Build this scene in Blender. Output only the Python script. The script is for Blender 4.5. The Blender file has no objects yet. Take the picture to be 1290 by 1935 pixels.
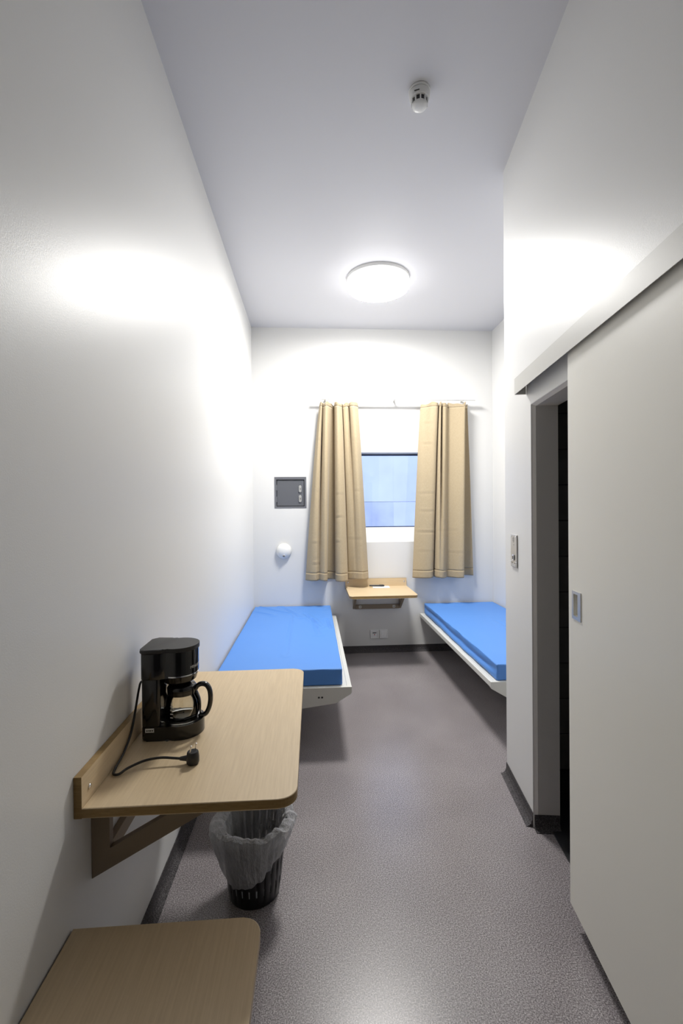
import bpy, bmesh, math, random
from mathutils import Vector, Matrix, noise
random.seed(7)
SC = bpy.context.scene
COL = SC.collection
PI = math.pi

# ------------------------------------------------------------------ camera
CAM_H = 1.5
YAW, PITCH, ROLL, FPX = 0.0634, 0.0073, 0.0089, 860.0
cam_d = bpy.data.cameras.new('camera')
cam_d.sensor_fit = 'VERTICAL'
cam_d.sensor_height = 36.0
cam_d.sensor_width = 24.0
cam_d.lens = FPX / 1935.0 * 36.0
cam_d.clip_start = 0.02
cam = bpy.data.objects.new('camera', cam_d)
COL.objects.link(cam)
_r = Vector((math.cos(YAW), -math.sin(YAW), 0))
_f0 = Vector((math.sin(YAW), math.cos(YAW), 0))
_z = Vector((0, 0, 1))
_f = _f0 * math.cos(PITCH) - _z * math.sin(PITCH)
_u = _z * math.cos(PITCH) + _f0 * math.sin(PITCH)
_R = _r * math.cos(ROLL) - _u * math.sin(ROLL)
_U = _r * math.sin(ROLL) + _u * math.cos(ROLL)
_m = Matrix((( _R.x, _U.x, -_f.x, 0), (_R.y, _U.y, -_f.y, 0), (_R.z, _U.z, -_f.z, CAM_H), (0, 0, 0, 1)))
cam.matrix_world = _m
SC.camera = cam

# ------------------------------------------------------------------ world (daylight outside the window) and exposure
world = bpy.data.worlds.new('daylight')
SC.world = world
world.use_nodes = True
bg = world.node_tree.nodes['Background']
bg.inputs['Color'].default_value = (0.50, 0.63, 1.0, 1)
bg.inputs['Strength'].default_value = 2.35
LAMP_STRENGTH = 98.0
SC.view_settings.view_transform = 'Standard'
SC.view_settings.look = 'None'
SC.view_settings.gamma = 1.0
SC.view_settings.use_curve_mapping = False
SC.view_settings.exposure = 0.45

# ------------------------------------------------------------------ room numbers (metres)
XL, XR, YB, ZC, YF = -0.608, 1.909, 4.717, 3.365, -0.75
BX, BY, BANG = 1.0769, 2.4865, -0.1364          # corner of the angled bathroom block
BU = Vector((math.sin(BANG), -math.cos(BANG), 0))  # along that wall, towards the near end
BV = Vector((math.cos(BANG), math.sin(BANG), 0))   # into the block
def blk(u, v, z=0.0):
    return Vector((BX, BY, z)) + BU * u + BV * v

# ------------------------------------------------------------------ materials
MATS = {}
def new_mat(name):
    m = bpy.data.materials.new(name)
    m.use_nodes = True
    MATS[name] = m
    return m, m.node_tree, m.node_tree.nodes['Principled BSDF']
def setp(b, col=None, rough=None, metal=None, spec=None, **kw):
    if col is not None: b.inputs['Base Color'].default_value = (*col, 1)
    if rough is not None: b.inputs['Roughness'].default_value = rough
    if metal is not None: b.inputs['Metallic'].default_value = metal
    if spec is not None: b.inputs['Specular IOR Level'].default_value = spec
    for k, v in kw.items(): b.inputs[k].default_value = v
def coords(nt, scale=(1, 1, 1)):
    tc = nt.nodes.new('ShaderNodeNewGeometry')
    mp = nt.nodes.new('ShaderNodeMapping')
    mp.inputs['Scale'].default_value = scale
    nt.links.new(tc.outputs['Position'], mp.inputs['Vector'])
    return mp.outputs['Vector']
def noise_node(nt, vec, scale, detail=2.0, rough=0.5):
    n = nt.nodes.new('ShaderNodeTexNoise')
    n.inputs['Scale'].default_value = scale
    n.inputs['Detail'].default_value = detail
    n.inputs['Roughness'].default_value = rough
    nt.links.new(vec, n.inputs['Vector'])
    return n.outputs['Fac']
def ramp(nt, fac, stops):
    r = nt.nodes.new('ShaderNodeValToRGB')
    el = r.color_ramp.elements
    while len(el) < len(stops): el.new(0.5)
    for e, (p, c) in zip(el, stops):
        e.position = p; e.color = (*c, 1)
    nt.links.new(fac, r.inputs['Fac'])
    return r.outputs['Color']
def bump(nt, b, fac, strength, dist):
    n = nt.nodes.new('ShaderNodeBump')
    n.inputs['Strength'].default_value = strength
    n.inputs['Distance'].default_value = dist
    nt.links.new(fac, n.inputs['Height'])
    nt.links.new(n.outputs['Normal'], b.inputs['Normal'])
def plain(name, col, rough=0.5, metal=0.0, spec=0.5, nscale=0, nbump=0.0, var=0.0, **kw):
    m, nt, b = new_mat(name)
    setp(b, col, rough, metal, spec, **kw)
    if nscale:
        f = noise_node(nt, coords(nt), nscale, 3)
        if var:
            lo = tuple(c * (1 - var) for c in col); hi = tuple(min(1, c * (1 + var)) for c in col)
            nt.links.new(ramp(nt, f, [(0.3, lo), (0.7, hi)]), b.inputs['Base Color'])
        if nbump: bump(nt, b, f, nbump, 0.002)
    return m
def wood(name, scale, light, dark):
    m, nt, b = new_mat(name)
    setp(b, light, 0.42)
    f = noise_node(nt, coords(nt, scale), 1.0, 4, 0.6)
    nt.links.new(ramp(nt, f, [(0.32, dark), (0.5, tuple((a + c) / 2 for a, c in zip(light, dark))), (0.66, light)]), b.inputs['Base Color'])
    bump(nt, b, f, 0.06, 0.001)
    return m
def speckle(name, stops, rough, scale=260, bmp=0.12):
    m, nt, b = new_mat(name)
    setp(b, (0.2, 0.2, 0.2), rough)
    v = coords(nt)
    f = noise_node(nt, v, scale, 3, 0.75)
    big = noise_node(nt, v, 2.2, 3, 0.5)
    mx = nt.nodes.new('ShaderNodeMath'); mx.operation = 'MULTIPLY_ADD'
    mx.inputs[1].default_value = 0.10; nt.links.new(big, mx.inputs[0]); 
    sub = nt.nodes.new('ShaderNodeMath'); sub.operation = 'SUBTRACT'; sub.inputs[1].default_value = 0.05
    nt.links.new(f, sub.inputs[0]); nt.links.new(sub.outputs[0], mx.inputs[2])
    nt.links.new(ramp(nt, mx.outputs[0], stops), b.inputs['Base Color'])
    bump(nt, b, f, bmp, 0.001)
    return m

M_WALL = plain('painted_wall', (0.74, 0.737, 0.725), 0.40, spec=0.38, nscale=260, nbump=0.10)
M_CEIL = plain('painted_ceiling', (0.71, 0.71, 0.74), 0.6, nscale=220, nbump=0.06)
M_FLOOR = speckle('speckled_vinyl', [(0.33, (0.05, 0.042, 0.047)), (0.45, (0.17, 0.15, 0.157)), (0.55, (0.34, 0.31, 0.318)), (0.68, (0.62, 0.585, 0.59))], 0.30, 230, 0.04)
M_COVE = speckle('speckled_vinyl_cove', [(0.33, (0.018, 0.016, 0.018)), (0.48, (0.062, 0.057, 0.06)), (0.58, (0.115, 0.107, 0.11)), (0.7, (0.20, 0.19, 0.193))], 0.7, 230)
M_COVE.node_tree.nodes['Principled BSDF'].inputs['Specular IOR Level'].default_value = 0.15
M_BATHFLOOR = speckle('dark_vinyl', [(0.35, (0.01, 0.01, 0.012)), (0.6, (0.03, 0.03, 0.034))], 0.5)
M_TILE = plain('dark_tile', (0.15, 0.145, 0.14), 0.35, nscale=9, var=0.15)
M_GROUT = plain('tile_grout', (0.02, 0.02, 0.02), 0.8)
M_DOOR = plain('door_laminate', (0.88, 0.86, 0.785), 0.42, nscale=300, nbump=0.05)
M_DOOREDGE = plain('door_edge', (0.84, 0.83, 0.78), 0.4)
M_FRAME = plain('door_frame_paint', (0.74, 0.715, 0.69), 0.45, nscale=150, nbump=0.03)
M_TRACK = plain('track_aluminium', (0.60, 0.59, 0.55), 0.42)
M_DIM = plain('fill_cutting_dark_grey', (0.07, 0.07, 0.075), 0.6, nscale=30, var=0.1)  # for the unseen front wall: dark only to reduce bounce light near the camera
M_BLACK = plain('black_gap', (0.006, 0.006, 0.006), 0.7)
M_OAK = wood('oak_laminate', (150, 7, 150), (0.69, 0.54, 0.345), (0.62, 0.475, 0.295))
M_OAKX = wood('oak_laminate_cross', (7, 150, 150), (0.69, 0.54, 0.345), (0.62, 0.475, 0.295))
M_OAKEDGE_SHADE = wood('oak_edge_shade', (30, 30, 200), (0.34, 0.215, 0.075), (0.25, 0.15, 0.045))  # darker oak for board sides: their shade is put into the colour
M_TAUPE = plain('taupe_steel', (0.27, 0.21, 0.145), 0.5, nscale=200, nbump=0.03)
M_STEEL = plain('brushed_steel', (0.62, 0.61, 0.58), 0.32, metal=1.0, nscale=120, nbump=0.02)
M_CHROME = plain('chrome', (0.85, 0.85, 0.86), 0.12, metal=1.0)
M_BEDWHITE = plain('bed_frame_paint', (0.72, 0.715, 0.665), 0.4, nscale=90, nbump=0.03)
M_BLUE = plain('blue_mattress_cover', (0.10, 0.275, 0.70), 0.5, spec=0.35, nscale=420, nbump=0.05)
M_WHITE = plain('white_plastic', (0.82, 0.82, 0.80), 0.35, nscale=60, nbump=0.01)
M_SOCKET = plain('socket_plastic', (0.90, 0.90, 0.90), 0.3)
M_NICKEL = plain('satin_nickel', (0.86, 0.86, 0.85), 0.34, metal=0.85)
M_GREYPL = plain('grey_plastic', (0.5, 0.5, 0.5), 0.45)
M_DARKPL = plain('dark_plastic', (0.02, 0.02, 0.022), 0.4)
M_RED = plain('red_mark', (0.45, 0.03, 0.03), 0.4)
M_HATCH = plain('hatch_grey_paint', (0.115, 0.12, 0.135), 0.38, metal=0.0, nscale=160, nbump=0.05)
M_HATCHF = plain('hatch_frame_paint', (0.16, 0.165, 0.185), 0.42)
M_GLOSSBLACK = plain('gloss_black_plastic', (0.006, 0.006, 0.007), 0.12, spec=0.6, nscale=40, nbump=0.005)
M_MATTBLACK = plain('matt_black_plastic', (0.022, 0.022, 0.023), 0.5, nscale=500, nbump=0.05)
M_CORD = plain('black_rubber', (0.012, 0.012, 0.012), 0.4)
M_PAPER = plain('paper', (0.85, 0.85, 0.83), 0.7)
M_PRINT = plain('pale_print', (0.75, 0.74, 0.70), 0.5)
M_INK = plain('dark_print', (0.03, 0.03, 0.03), 0.6)
M_GASKET = plain('blue_black_gasket', (0.012, 0.035, 0.11), 0.5)
M_CONCRETE = plain('pale_concrete', (0.52, 0.52, 0.515), 0.85, nscale=1.3, var=0.07)
M_CONCRETED = plain('grey_concrete', (0.44, 0.45, 0.47), 0.85, nscale=2.0, var=0.12)
M_SNOW = plain('snow', (0.60, 0.61, 0.62), 0.7, nscale=3.0, nbump=0.3)
M_BIN = plain('bin_black_plastic', (0.008, 0.008, 0.009), 0.28, nscale=60, nbump=0.01)

def fabric(name, a, b2):
    m, nt, b = new_mat(name)
    setp(b, a, 0.85, spec=0.2)
    v = coords(nt, (1, 1, 1))
    f = noise_node(nt, coords(nt, (300, 300, 60)), 1.0, 3, 0.6)
    nt.links.new(ramp(nt, f, [(0.3, b2), (0.7, a)]), b.inputs['Base Color'])
    bump(nt, b, f, 0.15, 0.001)
    b.inputs['Sheen Weight'].default_value = 0.15
    return m
M_CURTAIN = fabric('beige_curtain_cloth', (0.46, 0.375, 0.25), (0.40, 0.32, 0.205))
M_HEM = fabric('beige_curtain_hem', (0.44, 0.355, 0.235), (0.37, 0.295, 0.19))

def glassy(name, tint, gloss_rough=0.02, base=0.06):
    m = bpy.data.materials.new(name); m.use_nodes = True
    nt = m.node_tree; nt.nodes.clear()
    out = nt.nodes.new('ShaderNodeOutputMaterial')
    tr = nt.nodes.new('ShaderNodeBsdfTransparent'); tr.inputs['Color'].default_value = (*tint, 1)
    gl = nt.nodes.new('ShaderNodeBsdfGlossy'); gl.inputs['Roughness'].default_value = gloss_rough
    fr = nt.nodes.new('ShaderNodeFresnel'); fr.inputs['IOR'].default_value = 1.5
    mx = nt.nodes.new('ShaderNodeMixShader')
    nt.links.new(fr.outputs[0], mx.inputs[0]); nt.links.new(tr.outputs[0], mx.inputs[1]); nt.links.new(gl.outputs[0], mx.inputs[2])
    nt.links.new(mx.outputs[0], out.inputs['Surface'])
    return m
M_PANE = glassy('window_glass', (0.96, 0.97, 1.0))
M_GLASS = glassy('carafe_glass', (0.90, 0.90, 0.88))

def bag_material():
    m = bpy.data.materials.new('thin_white_plastic_film'); m.use_nodes = True
    nt = m.node_tree; nt.nodes.clear()
    out = nt.nodes.new('ShaderNodeOutputMaterial')
    tr = nt.nodes.new('ShaderNodeBsdfTransparent'); tr.inputs['Color'].default_value = (0.95, 0.96, 0.98, 1)
    df = nt.nodes.new('ShaderNodeBsdfDiffuse'); df.inputs['Color'].default_value = (0.88, 0.89, 0.92, 1)
    tl = nt.nodes.new('ShaderNodeBsdfTranslucent'); tl.inputs['Color'].default_value = (0.85, 0.86, 0.88, 1)
    gl = nt.nodes.new('ShaderNodeBsdfGlossy'); gl.inputs['Roughness'].default_value = 0.2
    a = nt.nodes.new('ShaderNodeMixShader'); a.inputs[0].default_value = 0.4
    nt.links.new(df.outputs[0], a.inputs[1]); nt.links.new(tl.outputs[0], a.inputs[2])
    b = nt.nodes.new('ShaderNodeMixShader')
    lw = nt.nodes.new('ShaderNodeLayerWeight'); lw.inputs['Blend'].default_value = 0.35
    rm = nt.nodes.new('ShaderNodeMapRange'); rm.inputs['To Min'].default_value = 0.52; rm.inputs['To Max'].default_value = 0.92
    nt.links.new(lw.outputs['Facing'], rm.inputs['Value']); nt.links.new(rm.outputs[0], b.inputs[0])
    nt.links.new(tr.outputs[0], b.inputs[1]); nt.links.new(a.outputs[0], b.inputs[2])
    c = nt.nodes.new('ShaderNodeMixShader'); c.inputs[0].default_value = 0.2
    nt.links.new(b.outputs[0], c.inputs[1]); nt.links.new(gl.outputs[0], c.inputs[2])
    tcn = coords(nt); f = noise_node(nt, coords(nt, (70, 70, 18)), 1.0, 4, 0.65)
    bp = nt.nodes.new('ShaderNodeBump'); bp.inputs['Strength'].default_value = 0.9; bp.inputs['Distance'].default_value = 0.03
    nt.links.new(f, bp.inputs['Height'])
    for n in (df, gl, tl): nt.links.new(bp.outputs['Normal'], n.inputs['Normal'])
    nt.links.new(c.outputs[0], out.inputs['Surface'])
    return m
M_BAG = bag_material()

def emitter(name, col, strength):
    m = bpy.data.materials.new(name); m.use_nodes = True
    nt = m.node_tree; nt.nodes.clear()
    out = nt.nodes.new('ShaderNodeOutputMaterial')
    em = nt.nodes.new('ShaderNodeEmission')
    em.inputs['Color'].default_value = (*col, 1); em.inputs['Strength'].default_value = strength
    nt.links.new(em.outputs[0], out.inputs['Surface'])
    return m
M_LAMP = emitter('lit_opal_diffuser', (1.0, 0.985, 0.95), LAMP_STRENGTH)

M_LAMPRIM = emitter('lit_opal_rim', (1.0, 0.985, 0.96), 5.0)

# ------------------------------------------------------------------ mesh helpers
def tag(o, label=None, cat=None, group=None, kind=None):
    if label: o['label'] = label
    if cat: o['category'] = cat
    if group: o['group'] = group
    if kind: o['kind'] = kind
    return o
def thing(name, loc, label, cat, group=None):
    o = bpy.data.objects.new(name, None)
    COL.objects.link(o)
    o.empty_display_size = 0.05
    o.location = loc
    o['_w'] = list(loc)
    return tag(o, label, cat, group)
WORLD_LOC = {}
def obj(name, bm, mat, parent=None, smooth=False, label=None, cat=None, group=None, kind=None, angle=None):
    """bm: bmesh in world coordinates -> one mesh object with its origin at its own centre."""
    if isinstance(bm, tuple):
        vs, fs = bm
        b = bmesh.new()
        vv = [b.verts.new(v) for v in vs]
        for f in fs:
            try: b.faces.new([vv[i] for i in f])
            except ValueError: pass
        bm = b
    bmesh.ops.recalc_face_normals(bm, faces=bm.faces)
    lo = Vector((min(v.co.x for v in bm.verts), min(v.co.y for v in bm.verts), min(v.co.z for v in bm.verts)))
    hi = Vector((max(v.co.x for v in bm.verts), max(v.co.y for v in bm.verts), max(v.co.z for v in bm.verts)))
    c = (lo + hi) / 2
    for v in bm.verts: v.co -= c
    me = bpy.data.meshes.new(name)
    bm.to_mesh(me); bm.free()
    mats = mat if isinstance(mat, (list, tuple)) else [mat]
    for m in mats: me.materials.append(m)
    if smooth:
        for p in me.polygons: p.use_smooth = True
        if angle is not None:
            try: me.set_sharp_from_angle(angle=angle)
            except Exception: pass
    o = bpy.data.objects.new(name, me)
    COL.objects.link(o)
    WORLD_LOC[o] = c
    if parent is not None:
        o.parent = parent
        base = WORLD_LOC[parent] if parent in WORLD_LOC else Vector(parent.location)
        o.location = c - base
    else:
        o.location = c
    return tag(o, label, cat, group, kind)
def box(x0, x1, y0, y1, z0, z1, bev=0.0, seg=2, xf=None):
    bm = bmesh.new()
    bmesh.ops.create_cube(bm, size=1.0)
    for v in bm.verts:
        v.co = Vector(((v.co.x + .5) * (x1 - x0) + x0, (v.co.y + .5) * (y1 - y0) + y0, (v.co.z + .5) * (z1 - z0) + z0))
    if bev: bmesh.ops.bevel(bm, geom=list(bm.edges), offset=bev, segments=seg, profile=0.5, affect='EDGES')
    if xf:
        for v in bm.verts: v.co = xf(v.co)
    return bm
def bblk(u0, u1, v0, v1, z0, z1, bev=0.0, seg=2):
    return box(u0, u1, v0, v1, z0, z1, bev, seg, xf=lambda c: blk(c.x, c.y, c.z))
def join(*bms):
    out = bmesh.new()
    for b in bms:
        me = bpy.data.meshes.new('tmp'); b.to_mesh(me); out.from_mesh(me); b.free(); bpy.data.meshes.remove(me)
    return out
def prism(outline, d0, d1, axis='z', bev=0.0, seg=2, side_mat=None):
    """outline: list of 2D points; extruded along axis from d0 to d1."""
    def P(a, b, d):
        return {'z': (a, b, d), 'y': (a, d, b), 'x': (d, a, b)}[axis]
    bm = bmesh.new()
    lo = [bm.verts.new(P(a, b, d0)) for a, b in outline]
    hi = [bm.verts.new(P(a, b, d1)) for a, b in outline]
    n = len(outline)
    f1 = bm.faces.new(list(reversed(lo))); f2 = bm.faces.new(hi)
    for i in range(n):
        f = bm.faces.new([lo[i], lo[(i + 1) % n], hi[(i + 1) % n], hi[i]])
        if side_mat is not None: f.material_index = side_mat
    if bev:
        es = [e for e in bm.edges if e in f1.edges or e in f2.edges]
        bmesh.ops.bevel(bm, geom=es, offset=bev, segments=seg, profile=0.5, affect='EDGES', clamp_overlap=True)
    return bm
def frame_prism(outer, inner, d0, d1, axis='y'):
    """two outlines of equal length: a flat ring extruded along axis."""
    def P(a, b, d):
        return {'z': (a, b, d), 'y': (a, d, b), 'x': (d, a, b)}[axis]
    n = len(outer)
    vs = []; fs = []
    for d in (d0, d1):
        vs += [P(a, b, d) for a, b in outer] + [P(a, b, d) for a, b in inner]
    for i in range(n):
        j = (i + 1) % n
        fs += [(i, j, n + j, n + i), (2*n + i, 2*n + j, 3*n + j, 3*n + i), (i, j, 2*n + j, 2*n + i), (n + i, n + j, 3*n + j, 3*n + i)]
    return vs, fs
def lathe(profile, center=(0, 0, 0), n=48, axis='z', a0=0, a1=2 * PI):
    """profile: list of (r, h). closed ends where r==0."""
    bm = bmesh.new(); rings = []
    c = Vector(center)
    def P(r, h, a):
        x, y = r * math.cos(a), r * math.sin(a)
        if axis == 'z': return c + Vector((x, y, h))
        if axis == 'y': return c + Vector((x, h, y))
        return c + Vector((h, x, y))
    for r, h in profile:
        if r < 1e-6: rings.append([bm.verts.new(P(0, h, 0))])
        else: rings.append([bm.verts.new(P(r, h, 2 * PI * k / n)) for k in range(n)])
    for A, B in zip(rings, rings[1:]):
        for k in range(n):
            k2 = (k + 1) % n
            if len(A) == 1 and len(B) == 1: continue
            if len(A) == 1: bm.faces.new([A[0], B[k], B[k2]])
            elif len(B) == 1: bm.faces.new([A[k], A[k2], B[0]])
            else: bm.faces.new([A[k], A[k2], B[k2], B[k]])
    return bm
def catmull(pts, sub):
    pts = [Vector(p) for p in pts]; out = []
    for i in range(len(pts) - 1):
        p0 = pts[max(i - 1, 0)]; p1 = pts[i]; p2 = pts[i + 1]; p3 = pts[min(i + 2, len(pts) - 1)]
        for k in range(sub):
            t = k / sub
            out.append(0.5 * ((2 * p1) + (p2 - p0) * t + (2 * p0 - 5 * p1 + 4 * p2 - p3) * t * t + (3 * p1 - p0 - 3 * p2 + p3) * t ** 3))
    out.append(pts[-1])
    return out
def tube(pts, r, n=10, cap=True, rx=None):
    """sweep a circle (or ellipse r x rx) along points; r may be a list."""
    pts = [Vector(p) for p in pts]
    bm = bmesh.new(); rings = []
    up = Vector((0, 0, 1))
    prev = None
    for i, p in enumerate(pts):
        d = (pts[min(i + 1, len(pts) - 1)] - pts[max(i - 1, 0)]).normalized()
        if prev is None:
            a = d.cross(up)
            if a.length < 1e-3: a = d.cross(Vector((0, 1, 0)))
        else:
            a = prev - d * prev.dot(d)
        a.normalize(); prev = a
        b = d.cross(a)
        rr = r[i] if isinstance(r, (list, tuple)) else r
        r2 = rr if rx is None else rx
        rings.append([bm.verts.new(p + a * (r2 * math.cos(2 * PI * k / n)) + b * (rr * math.sin(2 * PI * k / n))) for k in range(n)])
    for A, B in zip(rings, rings[1:]):
        for k in range(n):
            bm.faces.new([A[k], A[(k + 1) % n], B[(k + 1) % n], B[k]])
    if cap:
        bm.faces.new(rings[0]); bm.faces.new(rings[-1])
    return bm
def rounded_rect(x0, x1, y0, y1, rads, seg=8):
    """rads: corner radii for (x0,y0),(x1,y0),(x1,y1),(x0,y1)."""
    pts = []
    cs = [(x0, y0, PI), (x1, y0, 1.5 * PI), (x1, y1, 0), (x0, y1, .5 * PI)]
    sg = [(1, 1), (-1, 1), (-1, -1), (1, -1)]
    for (cx, cy, a), (sx, sy), r in zip(cs, sg, rads):
        if r <= 0: pts.append((cx, cy)); continue
        ox, oy = cx + sx * r, cy + sy * r
        for k in range(seg + 1):
            t = a + .5 * PI * k / seg
            pts.append((ox + r * math.cos(t), oy + r * math.sin(t)))
    return pts
def grid_wall(xs, zs, holes, P):
    """faces of a wall plane over cells xs x zs, leaving out hole cells (x0,x1,z0,z1)."""
    vs, fs = [], []
    for i in range(len(xs) - 1):
        for j in range(len(zs) - 1):
            cx, cz = (xs[i] + xs[i + 1]) / 2, (zs[j] + zs[j + 1]) / 2
            if any(h[0] < cx < h[1] and h[2] < cz < h[3] for h in holes): continue
            k = len(vs)
            vs += [P(xs[i], zs[j]), P(xs[i + 1], zs[j]), P(xs[i + 1], zs[j + 1]), P(xs[i], zs[j + 1])]
            fs.append((k, k + 1, k + 2, k + 3))
    return vs, fs
def struct(name, bm, mat, parent=None, smooth=False, label=None):
    return obj(name, bm, mat, parent, smooth, label, kind='structure')

# ------------------------------------------------------------------ room shell
WT = 0.12
struct('floor', box(XL - WT, XR + WT, YF - WT, YB + 0.32, -0.1, 0.0), M_FLOOR, label='dark grey purple speckled vinyl floor')
struct('ceiling', box(XL - WT, XR + WT, YF - WT, YB + 0.32, ZC, ZC + 0.1), M_CEIL, label='smooth pale grey painted ceiling')
struct('wall_left', box(XL - WT, XL, YF - WT, YB + 0.32, 0, ZC), M_WALL, label='long white semi-gloss wall beside the tables')
struct('wall_right', box(XR, XR + WT, YF - WT, YB + 0.32, 0, ZC), M_WALL, label='white wall behind the far right bed')
struct('wall_front', box(XL, XR, YF - WT, YF, 0, ZC), M_DIM, label='unseen wall behind the viewer, made dark grey to cut fill light')

# back wall with a window opening (sloped sill) and a niche for the steel hatch
WX0, WX1, WZ0, WZ1 = 0.36, 1.33, 1.148, 2.083
PZ0 = 1.296
HX0, HX1, HZ0, HZ1 = -0.386, -0.066, 1.512, 1.828
YO = YB + 0.30
def back_wall():
    xs = [XL, HX0, HX1, WX0, WX1, XR]; zs = [0, WZ0, PZ0, HZ0, HZ1, WZ1, ZC]
    vs, fs = grid_wall(xs, zs, [(WX0, WX1, WZ0, WZ1), (HX0, HX1, HZ0, HZ1)], lambda x, z: (x, YB, z))
    v2, f2 = grid_wall(xs, zs, [(WX0, WX1, PZ0, WZ1)], lambda x, z: (x, YO, z))
    k = len(vs); vs += v2; fs += [tuple(i + k for i in f) for f in f2]
    def q(*p):
        k = len(vs); vs.extend(p); fs.append(tuple(range(k, k + len(p))))
    q((WX0, YB, WZ1), (WX1, YB, WZ1), (WX1, YO, WZ1), (WX0, YO, WZ1))
    YP = YB + 0.16
    q((WX0, YB, WZ0), (WX1, YB, WZ0), (WX1, YP, PZ0), (WX0, YP, PZ0))
    q((WX0, YP, PZ0), (WX1, YP, PZ0), (WX1, YO, PZ0), (WX0, YO, PZ0))
    for x in (WX0, WX1): q((x, YB, WZ0), (x, YP, PZ0), (x, YO, PZ0), (x, YO, WZ1), (x, YB, WZ1))
    hy = YB + 0.07
    q((HX0, YB, HZ0), (HX1, YB, HZ0), (HX1, hy, HZ0), (HX0, hy, HZ0)); q((HX0, YB, HZ1), (HX1, YB, HZ1), (HX1, hy, HZ1), (HX0, hy, HZ1))
    for x in (HX0, HX1): q((x, YB, HZ0), (x, hy, HZ0), (x, hy, HZ1), (x, YB, HZ1))
    q((HX0, hy, HZ0), (HX1, hy, HZ0), (HX1, hy, HZ1), (HX0, hy, HZ1))
    b = bmesh.new(); vv = [b.verts.new(v) for v in vs]
    for f in fs: b.faces.new([vv[i] for i in f])
    bmesh.ops.remove_doubles(b, verts=b.verts, dist=1e-5)
    return b
struct('wall_back', back_wall(), M_WALL, label='white end wall with the window, curtains and hatch')

# window: pane held between dark gaskets in a thin frame
win = thing('window_1', ((WX0 + WX1) / 2, YB + 0.18, PZ0), None, None); win['kind'] = 'structure'
win['label'] = 'small fixed window between the curtains'
yp = YB + 0.175
obj('pane', box(WX0 + 0.012, WX1 - 0.012, yp, yp + 0.006, PZ0 + 0.008, WZ1 - 0.012), M_PANE, win)
obj('gasket', box(WX0, WX1, yp - 0.012, yp + 0.02, WZ1 - 0.014, WZ1), M_GASKET, win)
obj('gasket', box(WX0, WX1, yp - 0.012, yp + 0.02, PZ0, PZ0 + 0.009), M_GASKET, win)
for x in (WX0, WX1 - 0.012):
    obj('gasket', box(x, x + 0.012, yp - 0.012, yp + 0.02, PZ0 + 0.009, WZ1 - 0.014), M_GASKET, win)

# outside: snowy yard and a wall of pale concrete panels
struct('ground_yard', box(-40, 40, YO, 60, -0.35, -0.15), M_SNOW, label='snow-covered yard outside the window')
yw = struct('wall_yard', box(-14, 16, 13.2, 13.5, -0.15, 3.75), M_CONCRETED, label='pale concrete yard wall seen through the window')
px = -14.0
k = 0
for wd in [3.0, 3.0, 3.0, 3.0, 1.25, 1.75, 1.35, 2.65, 3.0, 3.0, 2.5]:
    m_ = M_CONCRETE if k % 3 != 0 else M_CONCRETED
    obj('concrete_panel', box(px + 0.0006, px + wd - 0.0006, 13.12, 13.2, 1.691, 3.7), M_CONCRETE, yw)
    obj('concrete_panel', box(px + 0.0006, px + wd - 0.0006, 13.12, 13.2, -0.1, 1.683), m_, yw)
    px += wd; k += 1

# angled bathroom block
BT = 0.105                       # wall thickness
DU0, DU1, DZ = 0.43, 1.36, 1.977   # doorway
UEND = 3.32
def block_wall():
    us = [0, DU0, DU1, UEND]; zs = [0, DZ, ZC]
    hole = [(DU0, DU1, -1, DZ)]
    vs, fs = grid_wall(us, zs, hole, lambda u, z: tuple(blk(u, 0, z)))
    v2, f2 = grid_wall(us, zs, hole, lambda u, z: tuple(blk(u, BT, z)))
    k = len(vs); vs += v2; fs += [tuple(i + k for i in f) for f in f2]
    def q(*p):
        k = len(vs); vs.extend([tuple(x) for x in p]); fs.append(tuple(range(k, k + len(p))))
    for u_ in (0, UEND): q(blk(u_, 0, 0), blk(u_, BT, 0), blk(u_, BT, ZC), blk(u_, 0, ZC))
    for u_ in (DU0, DU1): q(blk(u_, 0, 0), blk(u_, BT, 0), blk(u_, BT, DZ), blk(u_, 0, DZ))
    q(blk(DU0, 0, DZ), blk(DU1, 0, DZ), blk(DU1, BT, DZ), blk(DU0, BT, DZ))
    b = bmesh.new(); vv = [b.verts.new(v) for v in vs]
    for f in fs: b.faces.new([vv[i] for i in f])
    bmesh.ops.remove_doubles(b, verts=b.verts, dist=1e-5)
    return b
struct('wall_bathroom', block_wall(), M_WALL, label='angled white wall carrying the sliding door')
# return of the block towards the right wall
ret = [tuple(blk(0, BT))[:2], (XR, tuple(blk(0, BT))[1]), (XR, tuple(blk(0, BT))[1] - 0.1), tuple(blk(0.1, BT))[:2]]
struct('wall_bathroom_end', prism(ret, 0, ZC), M_WALL, label='short white wall at the foot of the right bed')

# door frame (steel) with a bevelled edge
prof = [(-0.002, -0.001), (0.010, 0.018), (0.010, BT + 0.012), (-0.002, BT + 0.012)]  # inset, v
vs, fs = [], []
for inset, v in prof:
    for (u_, z_) in ((DU0 + inset, 0.0), (DU0 + inset, DZ - inset), (DU1 - inset, DZ - inset), (DU1 - inset, 0.0)):
        vs.append(tuple(blk(u_, v, z_)))
for a in range(4):
    b_ = (a + 1) % 4
    for s in range(3):
        fs.append((a * 4 + s, a * 4 + s + 1, b_ * 4 + s + 1, b_ * 4 + s))
fs += [(0, 4, 8, 12), (3, 7, 11, 15)]
struct('trim_1', (vs, fs), M_FRAME, label='grey steel frame lining the bathroom doorway')

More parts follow.
